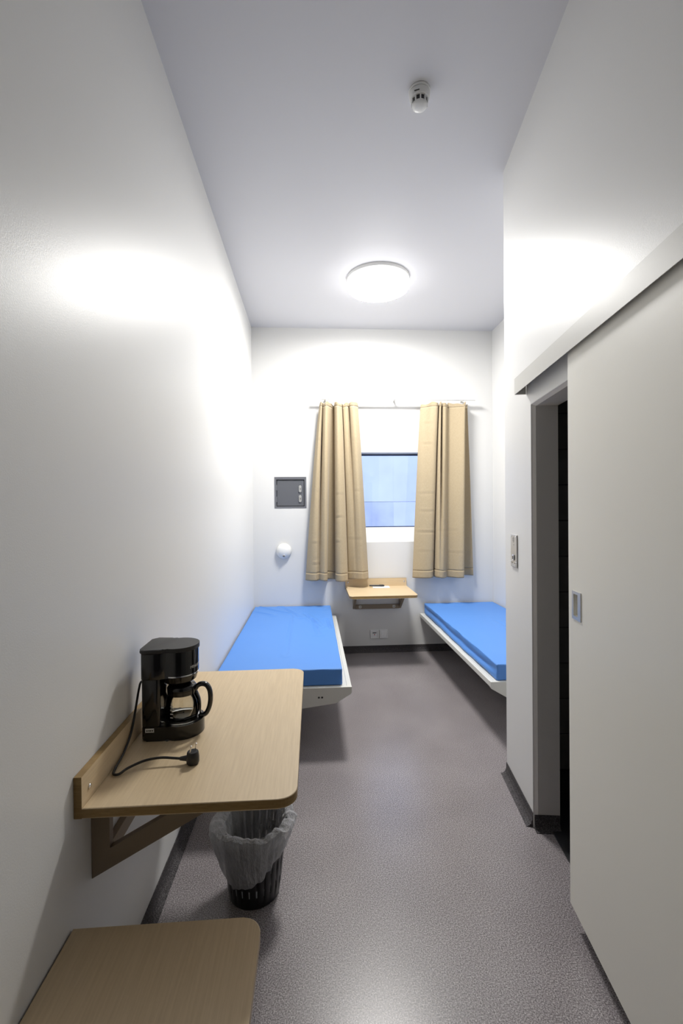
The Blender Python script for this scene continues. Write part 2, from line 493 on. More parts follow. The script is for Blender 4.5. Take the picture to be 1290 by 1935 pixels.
# bathroom inside: dark floor, dark tiled far wall
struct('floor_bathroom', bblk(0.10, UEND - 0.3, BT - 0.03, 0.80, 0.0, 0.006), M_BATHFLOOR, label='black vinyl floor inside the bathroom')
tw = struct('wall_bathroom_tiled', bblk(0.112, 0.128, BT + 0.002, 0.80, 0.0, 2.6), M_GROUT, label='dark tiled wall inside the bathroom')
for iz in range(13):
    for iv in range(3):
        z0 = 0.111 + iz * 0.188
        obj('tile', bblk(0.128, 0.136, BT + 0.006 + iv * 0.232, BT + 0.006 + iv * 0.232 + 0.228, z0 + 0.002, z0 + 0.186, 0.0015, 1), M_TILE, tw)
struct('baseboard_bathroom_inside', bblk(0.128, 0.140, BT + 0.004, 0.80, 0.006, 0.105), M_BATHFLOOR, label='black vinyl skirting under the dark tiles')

# coved vinyl skirting
COVE = [(0.0, 0.0667), (0.003, 0.0667), (0.004, 0.036), (0.010, 0.016), (0.020, 0.006), (0.032, 0.0015), (0.032, 0.0), (0.0, 0.0)]
def cove(name, A, B, nrm, label, mA=0.0, mB=0.0):
    """A->B run at the wall foot, nrm: horizontal unit vector into the room; mA/mB mitre factors."""
    A, B, nrm = Vector(A), Vector(B), Vector(nrm)
    d = (B - A).normalized(); n = len(COVE); vs, fs = [], []
    for P0, m_ in ((A, mA), (B, mB)):
        for o, z in COVE: vs.append(tuple(P0 + nrm * o + d * (m_ * o) + Vector((0, 0, z))))
    for i in range(n): fs.append((i, (i + 1) % n, n + (i + 1) % n, n + i))
    fs += [tuple(range(n)), tuple(range(n, 2 * n))]
    return struct(name, (vs, fs), M_COVE, label=label)
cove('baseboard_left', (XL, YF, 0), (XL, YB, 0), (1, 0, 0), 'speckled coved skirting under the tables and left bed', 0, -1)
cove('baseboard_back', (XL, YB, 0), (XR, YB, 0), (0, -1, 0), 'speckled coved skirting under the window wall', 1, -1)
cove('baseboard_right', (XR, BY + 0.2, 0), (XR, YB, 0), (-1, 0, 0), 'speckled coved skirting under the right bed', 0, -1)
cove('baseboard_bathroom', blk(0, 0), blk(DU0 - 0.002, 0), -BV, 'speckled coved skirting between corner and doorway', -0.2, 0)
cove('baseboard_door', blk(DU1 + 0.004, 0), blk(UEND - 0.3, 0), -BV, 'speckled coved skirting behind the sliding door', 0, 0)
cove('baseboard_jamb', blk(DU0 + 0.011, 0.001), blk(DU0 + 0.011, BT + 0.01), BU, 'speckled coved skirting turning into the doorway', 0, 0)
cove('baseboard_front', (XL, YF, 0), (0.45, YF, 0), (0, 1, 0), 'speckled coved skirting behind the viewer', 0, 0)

# ------------------------------------------------------------------ sliding door and its track
door = thing('door_1', blk(1.42, -0.02, 0.07), None, None)
tag(door, 'warm grey sliding door standing half open', kind='structure')
DF = -0.036
door_u0 = 0.922
HU0, HU1, HZ_0, HZ_1 = 0.953, 1.020, 1.108, 1.206
# leaf with a pocket for the flush pull
def leaf():
    us = [door_u0, HU0 + 0.012, HU1 - 0.022, door_u0 + 1.0]; zs = [0.071, HZ_0 + 0.012, HZ_1 - 0.010, 2.062]
    hole = [(us[1], us[2], zs[1], zs[2])]
    vs, fs = grid_wall(us, zs, hole, lambda u, z: tuple(blk(u, DF, z)))
    v2, f2 = grid_wall(us, zs, [], lambda u, z: tuple(blk(u, -0.005, z)))
    k = len(vs); vs += v2; fs += [tuple(i + k for i in f) for f in f2]
    def q(*p):
        k = len(vs); vs.extend([tuple(x) for x in p]); fs.append(tuple(range(k, k + len(p))))
    U0, U1, Z0, Z1 = us[0], us[-1], zs[0], zs[-1]
    for u_ in (U0, U1): q(blk(u_, DF, Z0), blk(u_, -0.005, Z0), blk(u_, -0.005, Z1), blk(u_, DF, Z1))
    for z_ in (Z0, Z1): q(blk(U0, DF, z_), blk(U1, DF, z_), blk(U1, -0.005, z_), blk(U0, -0.005, z_))
    h = hole[0]; vi = DF + 0.016
    for u_ in h[:2]: q(blk(u_, DF, h[2]), blk(u_, vi, h[2]), blk(u_, vi, h[3]), blk(u_, DF, h[3]))
    for z_ in h[2:]: q(blk(h[0], DF, z_), blk(h[1], DF, z_), blk(h[1], vi, z_), blk(h[0], vi, z_))
    q(blk(h[0], vi, h[2]), blk(h[1], vi, h[2]), blk(h[1], vi, h[3]), blk(h[0], vi, h[3]))
    b = bmesh.new(); vv = [b.verts.new(v) for v in vs]
    for f in fs: b.faces.new([vv[i] for i in f])
    bmesh.ops.remove_doubles(b, verts=b.verts, dist=1e-5)
    return b, h
lf, hh = leaf()
obj('door_leaf', lf, M_DOOR, door)
obj('edge_strip', bblk(door_u0 - 0.002, door_u0 + 0.0005, DF, -0.005, 0.071, 2.062), M_DOOREDGE, door)
o4 = [(HU0, HZ_0), (HU1, HZ_0), (HU1, HZ_1), (HU0, HZ_1)]
i4 = [(hh[0], hh[2]), (hh[1], hh[2]), (hh[1], hh[3]), (hh[0], hh[3])]
vs, fs = frame_prism(o4, i4, DF - 0.003, DF + 0.0002, 'y')
pull = obj('flush_pull', ([tuple(blk(*v)) for v in vs], fs), M_STEEL, door, label='brushed steel flush pull')
obj('pull_cup', bblk(hh[0] + 0.0005, hh[1] - 0.0005, DF + 0.0145, DF + 0.0155, hh[2] + 0.0005, hh[3] - 0.0005), M_STEEL, pull)

TU0, TU1, TV, TZ0, TZ1 = 0.364, UEND - 0.35, -0.055, 2.040, 2.116
track = thing('sliding_door_track', blk(1.5, -0.03, TZ0), 'long white metal cover strip above the sliding door', 'door track')
obj('cover_plate', bblk(TU0, TU1, TV, TV + 0.002, TZ0, TZ1), M_TRACK, track)
obj('top_plate', bblk(TU0, TU1, TV + 0.002, -0.001, TZ1 - 0.002, TZ1), M_TRACK, track)
obj('end_cap', bblk(TU0 - 0.0015, TU0, TV, -0.001, TZ0, TZ1), M_TRACK, track)
obj('running_rail', bblk(TU0 + 0.01, TU1, -0.042, -0.008, TZ1 - 0.030, TZ1 - 0.002), M_GREYPL, track)

# ------------------------------------------------------------------ ceiling lamp
LX, LY, LR = 0.546, 3.675, 0.252
lamp = thing('ceiling_lamp', (LX, LY, ZC), 'round lit ceiling lamp with flat opal diffuser', 'lamp')
obj('lamp_base', lathe([(0, ZC - 0.0005), (LR - 0.002, ZC - 0.0005), (LR, ZC - 0.003), (LR, ZC - 0.027), (LR - 0.012, ZC - 0.030), (0, ZC - 0.030)], (LX, LY, 0), 96), M_WHITE, lamp, True, angle=0.6)
obj('seam_ring', lathe([(LR - 0.012, ZC - 0.030), (LR - 0.006, ZC - 0.030), (LR - 0.006, ZC - 0.035), (LR - 0.012, ZC - 0.035)], (LX, LY, 0), 96), M_GREYPL, lamp, True, angle=0.6)
obj('diffuser_rim', lathe([(LR - 0.012, ZC - 0.035), (LR - 0.001, ZC - 0.035), (LR, ZC - 0.045), (LR - 0.002, ZC - 0.068), (LR - 0.008, ZC - 0.082)], (LX, LY, 0), 96), M_LAMPRIM, lamp, True)
obj('diffuser', lathe([(LR - 0.008, ZC - 0.082), (LR - 0.012, ZC - 0.086), (LR - 0.035, ZC - 0.094), (LR * 0.6, ZC - 0.098), (0, ZC - 0.100)], (LX, LY, 0), 96), M_LAMP, lamp, True)

# ------------------------------------------------------------------ smoke detector
SX, SY = 0.494, 2.020
sd = thing('smoke_detector', (SX, SY, ZC), 'white round smoke detector on the ceiling near the viewer', 'smoke detector')
obj('base', lathe([(0, ZC - .0005), (0.047, ZC - .0005), (0.048, ZC - .003), (0.048, ZC - .010), (0.046, ZC - .012), (0, ZC - .012)], (SX, SY, 0), 56), M_WHITE, sd, True, angle=0.6)
obj('seam', lathe([(0.0445, ZC - .012), (0.0445, ZC - .015), (0, ZC - .015), (0, ZC - 0.012)], (SX, SY, 0), 56), M_GREYPL, sd, True, angle=0.6)
obj('body', lathe([(0, ZC - .015), (0.0465, ZC - .015), (0.047, ZC - .018), (0.0455, ZC - .036), (0.0425, ZC - .043), (0.038, ZC - .044), (0, ZC - .044)], (SX, SY, 0), 56), M_WHITE, sd, True, angle=0.6)
obj('sensing_chamber', lathe([(0, ZC - .044), (0.032, ZC - .044), (0.031, ZC - .066), (0, ZC - .066)], (SX, SY, 0), 40), M_DARKPL, sd, True, angle=0.6)
for k in range(10):
    a = 2 * PI * k / 10 + 0.2
    def xf(c, a=a): return Vector((SX + c.x * math.cos(a) - c.y * math.sin(a), SY + c.x * math.sin(a) + c.y * math.cos(a), c.z))
    obj('rib', box(0.030, 0.0375, -0.0028, 0.0028, ZC - .067, ZC - .042, 0, xf=xf), M_WHITE, sd)
obj('cap', lathe([(0, ZC - .064), (0.0345, ZC - .064), (0.0355, ZC - .066), (0.033, ZC - .072), (0.025, ZC - .0775), (0.013, ZC - .081), (0, ZC - .082)], (SX, SY, 0), 56), M_WHITE, sd, True)
a = -1.95
def xf2(c, a=a): return Vector((SX + c.x * math.cos(a) - c.y * math.sin(a), SY + c.x * math.sin(a) + c.y * math.cos(a), c.z))
obj('mark_strip', box(0.0440, 0.0466, -0.016, 0.006, ZC - .037, ZC - .033, 0, xf=xf2), M_DARKPL, sd)

# ------------------------------------------------------------------ curtain rail and curtains
RY = YB - 0.10
rail = thing('curtain_rail', (0.855, RY, 2.622), 'slim white curtain rail above the window', 'curtain rail')
obj('rail_profile', box(0.025, 1.685, RY - 0.010, RY + 0.010, 2.607, 2.632, 0.002, 1), M_WHITE, rail)
for x in (0.14, 0.855, 1.57):
    obj('bracket', join(box(x - 0.010, x + 0.010, RY + 0.0105, YB - 0.001, 2.614, 2.624), box(x - 0.012, x + 0.012, YB - 0.005, YB - 0.0005, 2.606, 2.632)), M_WHITE, rail)
for x in (0.025, 1.685):
    obj('end_stop', box(x - 0.004, x + 0.004, RY - 0.012, RY + 0.012, 2.605, 2.634, 0.001, 1), M_WHITE, rail)
def glider_xs(side): return [0.11, 0.145, 0.20, 0.265, 0.30, 0.36, 0.41, 0.455] if side == 0 else [1.145, 1.21, 1.29, 1.335, 1.38, 1.46, 1.55, 1.605]
for s in (0, 1):
    for x in glider_xs(s):
        obj('glider', box(x - 0.003, x + 0.003, RY - 0.004, RY + 0.004, 2.5945, 2.6068), M_WHITE, rail)

def curtain(name, top, bot, zt, zb, label, creases, seed):
    """top/bot: control points (x, distance from wall) along the cloth, from left to right."""
    T = catmull([Vector((a, b, 0)) for a, b in top], 7)
    Bm = catmull([Vector((a, b, 0)) for a, b in bot], 7)
    n = len(T); m = 110
    rnd = random.Random(seed)
    root = thing(name, ((T[0].x + T[-1].x) / 2, YB - 0.1, zb), label, 'curtain', 'beige window curtains')
    def pt(i, t, off=0.0):
        e = t ** 0.85
        p = T[i].lerp(Bm[i], e)
        z = zt + (zb - zt) * t
        d = max(0.012, 0.100 + (p.y - 0.105) * 1.85)
        s = i / (n - 1)
        # gathering ruffle close to the heading
        d += 0.006 * math.exp(-t * 40) * math.sin(s * 95 + seed)
        z += 0.010 * math.exp(-t * 60) * (math.sin(s * 41 + seed * 2) + 0.6 * math.sin(s * 83))
        for (zc, s0, s1, amp) in creases:
            w = max(0.0, min(1.0, (s - s0) / 0.03)) * max(0.0, min(1.0, (s1 - s) / 0.03))
            q = (z - zc) / 0.009
            d += amp * w * q * math.exp(-q * q) * 1.6
        d += 0.004 * noise.noise(Vector((p.x * 9, z * 2.3, seed)))
        z += -0.006 * math.sin(s * 9 + seed) * t * t
        return Vector((p.x, YB - d + off, z))
    t_head, t_hem = 0.020, 0.958
    def strip(ts):
        b = bmesh.new()
        g = [[b.verts.new(pt(i, t)) for i in range(n)] for t in ts]
        for r in range(len(ts) - 1):
            for i in range(n - 1):
                b.faces.new([g[r][i], g[r][i + 1], g[r + 1][i + 1], g[r + 1][i]])
        return b
    def lin(a, b_, k): return [a + (b_ - a) * i / k for i in range(k + 1)]
    for nm, ts, mt in (('heading_tape', lin(0, t_head, 4), M_HEM), ('cloth', lin(t_head, t_hem, m), M_CURTAIN), ('hem', lin(t_hem, 1.0, 5), M_HEM)):
        o = obj(nm, strip(ts), mt, root, True)
        md = o.modifiers.new('thickness', 'SOLIDIFY'); md.thickness = 0.003 if nm == 'cloth' else 0.005; md.offset = 0
    return root
def PXT(px, d): return (0.083 + (px - 604) * 0.005361 , d)
def PXB(px, d): return (-0.078 + (px - 577) * 0.005375, d)
Lt = [(604, .085), (607, .115), (609.5, .095), (609, .070), (610, .060), (611, .085), (610.5, .105), (615, .128), (620, .115), (626, .080), (631, .062), (632.5, .065), (632, .110), (637, .138), (645, .105), (646, .078), (648, .075), (648, .100), (655, .105), (659, .085), (660.5, .075), (660, .110), (667, .128), (676, .095)]
Lb = [(577, .085), (586, .125), (596, .138), (600, .125), (602, .118), (604, .125), (608, .140), (613, .148), (617.5, .130), (618.5, .066), (627, .055), (634.5, .058), (634, .120), (642, .148), (655, .132), (657, .085), (658, .078), (660, .086), (665, .095), (669, .105), (673, .112), (679, .125), (687, .128), (697, .085)]
curtain('curtain', [PXT(*p) for p in Lt], [PXB(*p) for p in Lb], 2.572, 0.775, 'beige curtain hanging left of the window, closed side by the steel hatch',
        [(2.21, .0, .12, .006), (2.21, .85, 1., .004), (1.68, .0, .16, .005), (1.66, .46, .62, .007), (1.68, .86, 1., .006), (1.42, .48, .6, .011), (1.17, .02, .24, .009), (1.18, .48, .58, .008), (1.19, .72, 1., .006), (0.95, .04, .25, .006), (0.96, .5, .6, .005), (0.99, .75, .95, .004)], 3)
def QXT(px, d): return (1.128 + (px - 797) * 0.005533, d)
def QXB(px, d): return (1.026 + (px - 781) * 0.005543, d)
Rt = [(797, .080), (803, .108), (813, .118), (821, .130), (826, .125), (827, .095), (826, .070), (828, .065), (829, .090), (829.5, .115), (832.5, .118), (834, .080), (835.5, .065), (837, .080), (836.5, .115), (841, .122), (845, .105), (849, .092), (858, .102), (868, .118), (875, .132), (877.5, .115), (876, .075), (880, .062), (887, .070)]
Rb = [(781, .085), (790, .108), (801, .126), (812, .126), (818, .108), (820.5, .085), (821, .078), (822, .085), (821.5, .105), (822.5, .130), (826, .143), (828, .145), (830, .145), (832, .144), (835, .138), (839, .122), (843, .102), (847, .090), (855, .112), (863, .140), (871, .146), (874, .122), (872, .080), (879, .062), (897, .085)]
curtain('curtain', [QXT(*p) for p in Rt], [QXB(*p) for p in Rb], 2.572, 0.785, 'beige curtain hanging right of the window, above the right bed',
        [(2.38, .02, .12, .006), (2.16, .02, .12, .006), (1.655, .0, .3, .006), (1.68, .4, .55, .004), (1.48, .02, .15, .005), (1.26, .0, .28, .008), (1.275, .34, .8, .005), (1.06, .02, .25, .007), (1.05, .7, .9, .004)], 8)

# ------------------------------------------------------------------ steel hatch in its niche
hx = thing('steel_hatch', ((HX0 + HX1) / 2, YB + 0.03, HZ0), 'small square grey steel hatch with two chrome locks in the end wall', 'hatch')
o4 = [(HX0 - .004, HZ0 - .004), (HX1 + .004, HZ0 - .004), (HX1 + .004, HZ1 + .004), (HX0 - .004, HZ1 + .004)]
i4 = [(HX0 + .016, HZ0 + .016), (HX1 - .016, HZ0 + .016), (HX1 - .016, HZ1 - .022), (HX0 + .016, HZ1 - .022)]
obj('rim', frame_prism(o4, [(HX0 + .006, HZ0 + .006), (HX1 - .006, HZ0 + .006), (HX1 - .006, HZ1 - .006), (HX0 + .006, HZ1 - .006)], YB - 0.002, YB + 0.001), M_HATCHF, hx)
obj('frame', frame_prism([(HX0, HZ0), (HX1, HZ0), (HX1, HZ1), (HX0, HZ1)], i4, YB + 0.001, YB + 0.05), M_HATCHF, hx)
hd = obj('hatch_door', box(i4[0][0] + .005, i4[1][0] - .005, YB + 0.012, YB + 0.030, i4[0][1] + .005, i4[2][1] - .006, 0.003, 2), M_HATCH, hx)
obj('back_plate', box(HX0 + .002, HX1 - .002, YB + 0.050, YB + 0.055, HZ0 + .002, HZ1 - .002), M_BLACK, hx)
for z in (1.60, 1.72):
    obj('hinge', box(HX0 + .012, HX0 + .026, YB + 0.004, YB + 0.014, z - 0.03, z + 0.03, 0.003, 2), M_HATCH, hx)
for z in (1.708, 1.606):
    lk = obj('lock_escutcheon', prism([(a, b) for a, b in rounded_rect(-0.146 + .006, -0.146 + .034, z - 0.036, z + 0.036, (.0138,) * 4, 6)], YB + 0.002, YB + 0.0125, 'y', 0.004, 3), M_NICKEL, hd, label='chrome lock escutcheon')
    obj('keyhole', box(-0.128, -0.122, YB + 0.0008, YB + 0.003, z - 0.008, z + 0.006), M_INK, hd)

# ------------------------------------------------------------------ white dome on the end wall
dm = thing('wall_dome', (-0.298, YB, 1.07), 'white round dome fixed to the end wall below the steel hatch', 'wall sensor')
obj('back_ring', lathe([(0, -0.001), (0.078, -0.001), (0.079, -0.006), (0.077, -0.014), (0, -0.014)], (-0.298, YB, 1.07), 48, 'y'), M_WHITE, dm, True, angle=0.7)
obj('dome_shell', lathe([(0, -0.013), (0.077, -0.014)] + [(0.077 * math.cos(t), -0.014 - 0.05 * math.sin(t)) for t in [i * PI / 2 / 9 for i in range(1, 9)]] + [(0, -0.064)], (-0.298, YB, 1.07), 48, 'y'), M_WHITE, dm, True)
obj('sensor_eye', lathe([(0, 0.012), (0.014, 0.012), (0.016, 0.0), (0.014, -0.006), (0, -0.008)], (-0.296, YB - 0.052, 1.024), 20, 'y'), M_GREYPL, dm, True)
obj('sensor_slot', box(-0.304, -0.288, YB - 0.0625, YB - 0.058, 1.020, 1.028, 0.001, 1), M_INK, dm)

# ------------------------------------------------------------------ wall sockets under the small table
def socket(x, z, label, kind):
    t = thing('wall_socket', (x, YB, z), label, 'socket', 'outlet plates under the small table')
    w = 0.0425
    o_ = [(x - w, z - w), (x + w, z - w), (x + w, z + w), (x - w, z + w)]
    i_ = [(x - .030, z - .030), (x + .030, z - .030), (x + .030, z + .030), (x - .030, z + .030)]
    obj('plate_frame', frame_prism(o_, i_, YB - 0.013, YB - 0.0005), M_SOCKET, t)
    obj('insert', box(x - .029, x + .029, YB - (0.0075 if kind else 0.0145), YB - 0.001, z - .029, z + .029, 0.0015, 1), M_SOCKET, t)
    if kind:
        obj('port_slot', box(x - .019, x + .019, YB - 0.0085, YB - 0.007, z + .009, z + .017), M_INK, t, label='dark port slot')
        obj('red_mark', box(x - .006, x + .006, YB - 0.0082, YB - 0.007, z - .010, z - .002), M_RED, t, label='small red mark')
    return t
socket(0.633, 0.188, 'white outlet plate with dark slot and red mark under the small table', 1)
socket(0.731, 0.188, 'plain white blank outlet plate under the small table', 0)

# ------------------------------------------------------------------ wall-hung tables and stool (board + backboard + triangular brackets)
def place(ax, w, d, z):
    """local (along wall, out from wall, height) -> world for 'left' wall or 'back' wall"""
    return Vector((XL + d, w, z)) if ax == 'left' else Vector((w, YB - d, z))
def xfbox(ax, w0, w1, d0, d1, z0, z1, bev=0.0, seg=2):
    return box(w0, w1, d0, d1, z0, z1, bev, seg, xf=lambda c: place(ax, c.x, c.y, c.z))
def tri_bracket(root, ax, w, th, dl, z0, z1, bar, mat):
    """triangular flat-bar bracket standing out from the wall at position w (thickness th along the wall)."""
    dz = z1 - z0
    outer = [(0.0, z0), (dl, z1), (0.0, z1)]
    # inner triangle offset by bar from wall leg and from diagonal, thin top leg
    slope = dz / dl
    ln_ = math.hypot(dl, dz)
    def diag_in(d): return z0 + slope * d + bar * ln_ / dl
    topz = z1 - 0.006
    d_top = (topz - z0 - bar * ln_ / dl) / slope
    inner = [(bar, diag_in(bar)), (d_top, topz), (bar, topz)]
    vs, fs = frame_prism(outer, inner, w, w + th, 'x')   # P(d, a, b) -> (w, d, z)
    vs = [tuple(place(ax, v[0], v[1] + 0.001, v[2])) for v in vs]
    return obj('bracket', (vs, fs), mat, root)
def wall_table(name, ax, w0, w1, depth, zt, label, cat, mat, back=True, brackets=None, rad=0.045, bz=0.245, dl=0.30, bar=0.052, screws=()):
    th = 0.026
    root = thing(name, place(ax, (w0 + w1) / 2, 0, zt - th), label, cat)
    bt = 0.021 if back else 0.004
    ol = rounded_rect(w0, w1, bt - 0.001 if back else 0.004, depth, (0, 0, rad, rad), 8)
    b = prism(ol, zt - th, zt, 'z', 0.0025, 2, side_mat=1)
    for v in b.verts: v.co = place(ax, v.co.x, v.co.y, v.co.z)
    obj('tabletop' if back else 'seat', b, [mat, M_OAKEDGE_SHADE], root)
    if back:
        bb = xfbox(ax, w0, w1, 0.0008, 0.0202, zt - th, zt + 0.079)
        bm_ = bb
        for f in bm_.faces:
            c = f.calc_center_median()
            out = c.x - (XL + 0.0202) if ax == 'left' else (YB - 0.0202) - c.y
            f.material_index = 0 if abs(out) < 1e-4 else 1
        obj('backboard', bm_, [mat, M_OAKEDGE_SHADE], root)
        for (w, z) in screws:
            p = place(ax, w, 0.0202, z)
            obj('screw', lathe([(0, 0.0), (0.007, 0.0), (0.006, 0.003), (0, 0.004)] if ax == 'left' else [(0, 0.0), (0.007, 0.0), (0.006, -0.003), (0, -0.004)], p, 16, 'x' if ax == 'left' else 'y'), M_CHROME, root, True)
    bw = brackets or (w0 + 0.085, w1 - 0.085 - 0.022)
    z1 = zt - th - 0.0005
    for w in bw: tri_bracket(root, ax, w, 0.022, dl, z1 - bz + 0.02, z1, bar, M_TAUPE)
    obj('wall_bar', xfbox(ax, bw[0] + 0.0225, bw[1] - 0.0005, 0.001, 0.022, z1 - bz + 0.022, z1 - bz + 0.066, 0.001, 1), M_TAUPE, root)
    for w in (bw[0] + 0.075, bw[1] - 0.055):
        pl = obj('screw_plate', xfbox(ax, w - 0.013, w + 0.013, 0.0222, 0.0245, z1 - bz + 0.032, z1 - bz + 0.058), M_STEEL, root)
        p = place(ax, w, 0.0245, z1 - bz + 0.045)
        sgn = 1 if ax == 'left' else -1
        obj('screw', lathe([(0, 0.0), (0.0055, 0.0), (0.0045, 0.002 * sgn), (0, 0.0025 * sgn)], p, 12, 'x' if ax == 'left' else 'y'), M_INK, pl, True)
    return root
ZT1 = 0.749
wall_table('wall_table', 'left', 1.182, 2.148, 0.560, ZT1, 'large oak wall-hung table carrying the coffee maker', 'table', M_OAK, brackets=(1.270, 2.04), rad=0.05, bz=0.242, dl=0.405, bar=0.048, screws=((1.222, ZT1 + 0.033), (2.10, ZT1 + 0.033)))
wall_table('wall_table', 'back', 0.332, 0.972, 0.555, 0.692, 'small oak wall-hung table under the window between the beds', 'table', M_OAKX, brackets=(0.408, 0.892), rad=0.04, bz=0.232, dl=0.30, bar=0.036, screws=((0.945, 0.735), (0.36, 0.735)))
wall_table('wall_stool', 'left', 0.72, 1.166, 0.470, 0.461, 'oak wall-hung seat in shadow at the near left corner', 'stool', M_OAK, back=False, brackets=(0.79, 1.06), rad=0.045, bz=0.22, dl=0.28, bar=0.046)

# its twin on the far side of the table: out of sight, but its shadow falls on the floor by the wall
wall_table('wall_stool', 'left', 2.238, 2.680, 0.470, 0.461, 'oak wall-hung seat behind the large table, before the left bed', 'stool', M_OAK, back=False, brackets=(2.31, 2.58), rad=0.045, bz=0.22, dl=0.28, bar=0.046)

# notepad and pen on the small table
npd = thing('notepad', (0.69, 4.64, 0.692), 'small white notepad on the small oak table', 'notepad')
def rot_xy(cx, cy, a):
    return lambda c: Vector((cx + c.x * math.cos(a) - c.y * math.sin(a), cy + c.x * math.sin(a) + c.y * math.cos(a), c.z))
obj('pages', box(-0.085, 0.085, -0.055, 0.055, 0.6925, 0.6965, 0.0005, 1, xf=rot_xy(0.69, 4.615, -0.05)), M_PAPER, npd)
obj('cover_sheet', box(-0.086, 0.084, -0.056, 0.054, 0.6965, 0.6978, 0, 1, xf=rot_xy(0.692, 4.617, -0.03)), M_PAPER, npd)
pen = thing('marker_pen', (0.655, 4.64, 0.698), 'black marker pen lying across the white notepad', 'pen')
pa = Vector((0.575, 4.650, 0.7065)); pb = Vector((0.728, 4.632, 0.7065)); pm = pa.lerp(pb, 0.62)
obj('barrel', tube([pa, pm], 0.0082, 14), M_DARKPL, pen, True, angle=0.8)
pc_ = obj('cap', tube([pm, pm.lerp(pb, .9), pb], [0.0088, 0.0086, 0.006], 14), M_DARKPL, pen, True, angle=0.8)
obj('clip', box(-0.02, 0.02, -0.0025, 0.0025, 0.7152, 0.7172, xf=rot_xy(pm.x + 0.028, pm.y - 0.0035, -0.117)), M_DARKPL, pc_)

# ------------------------------------------------------------------ beds
def bed(side):
    """side 'left' or 'right': wall-hung steel bed shelf with tapered end brackets"""
    if side == 'left':
        xw, xo = XL, 0.232
        lab = 'off-white wall-hung bed frame along the left wall'
    else:
        xw, xo = XR, 1.112
        lab = 'off-white wall-hung bed frame along the right wall behind the corner'
    sg = 1 if xo > xw else -1
    y0, y1 = 2.800, YB - 0.012
    root = thing('bed_frame', ((xw + xo) / 2, (y0 + y1) / 2, 0.25), lab, 'bed', 'wall-hung bed frames')
    W = abs(xo - xw)
    X = lambda d: xw + sg * d
    ztop = 0.397
    def xbox(d0, d1, ya, yb, za, zb, bev=0.0):
        return box(min(X(d0), X(d1)), max(X(d0), X(d1)), ya, yb, za, zb, bev, 2)
    obj('platform', xbox(0.002, W - 0.0305, y0 + 0.0255, y1, ztop - 0.036, ztop - 0.001), M_BEDWHITE, root)
    obj('edge_rail', xbox(W - 0.030, W, y0 + 0.0255, y1, ztop - 0.036, ztop, 0.003), M_BEDWHITE, root)
    for (ya, yb) in ((y0, y0 + 0.025), (y1 - 0.28, y1 - 0.255)):
        zt_ = ztop if ya == y0 else ztop - 0.0365
        ol = [(X(0.002), zt_), (X(0.002), 0.205), (X(W - 0.10), 0.297), (X(W - 0.006), 0.352), (X(W), 0.362), (X(W), zt_)]
        bm_ = prism(ol, ya, yb, 'y', 0.002, 2)
        br = obj('end_bracket', bm_, M_BEDWHITE, root)
        if ya == y0:
            for dx in (0.636, 0.656):
                obj('screw_hole', lathe([(0, -0.0008), (0.006, -0.0008), (0.006, 0.001), (0, 0.001)], (X(dx), ya, 0.337), 16, 'y'), M_INK, br)
    return root
bed('left'); bed('right')

def grid_box(hx, hy, hz, r, nx, ny, nz):
    def samples(h, n):
        inner = h - r
        e = [h, h - r * .3, h - r * .65, inner]
        mid = [-inner + 2 * inner * i / n for i in range(n + 1)]
        return sorted(set([-v for v in e[:-1]] + mid + e[:-1]))
    xs, ys, zs = samples(hx, nx), samples(hy, ny), samples(hz, nz)
    bm = bmesh.new(); cache = {}
    def V(x, y, z):
        key = (round(x, 6), round(y, 6), round(z, 6))
        if key not in cache:
            q = Vector((max(-hx + r, min(hx - r, x)), max(-hy + r, min(hy - r, y)), max(-hz + r, min(hz - r, z))))
            d = Vector((x, y, z)) - q
            cache[key] = bm.verts.new(q + d.normalized() * r if d.length > 1e-9 else Vector((x, y, z)))
        return cache[key]
    def face(a, b, f):
        for i in range(len(a) - 1):
            for j in range(len(b) - 1):
                try: bm.faces.new([f(a[i], b[j]), f(a[i + 1], b[j]), f(a[i + 1], b[j + 1]), f(a[i], b[j + 1])])
                except ValueError: pass
    for s in (-1, 1):
        face(xs, ys, lambda x, y: V(x, y, s * hz))
        face(xs, zs, lambda x, z: V(x, s * hy, z))
        face(ys, zs, lambda y, z: V(s * hx, y, z))
    return bm
def seg_dist(p, a, b):
    ax, ay = a; bx, by = b
    dx, dy = bx - ax, by - ay
    t = max(0, min(1, ((p[0] - ax) * dx + (p[1] - ay) * dy) / (dx * dx + dy * dy)))
    return math.hypot(p[0] - ax - t * dx, p[1] - ay - t * dy), t
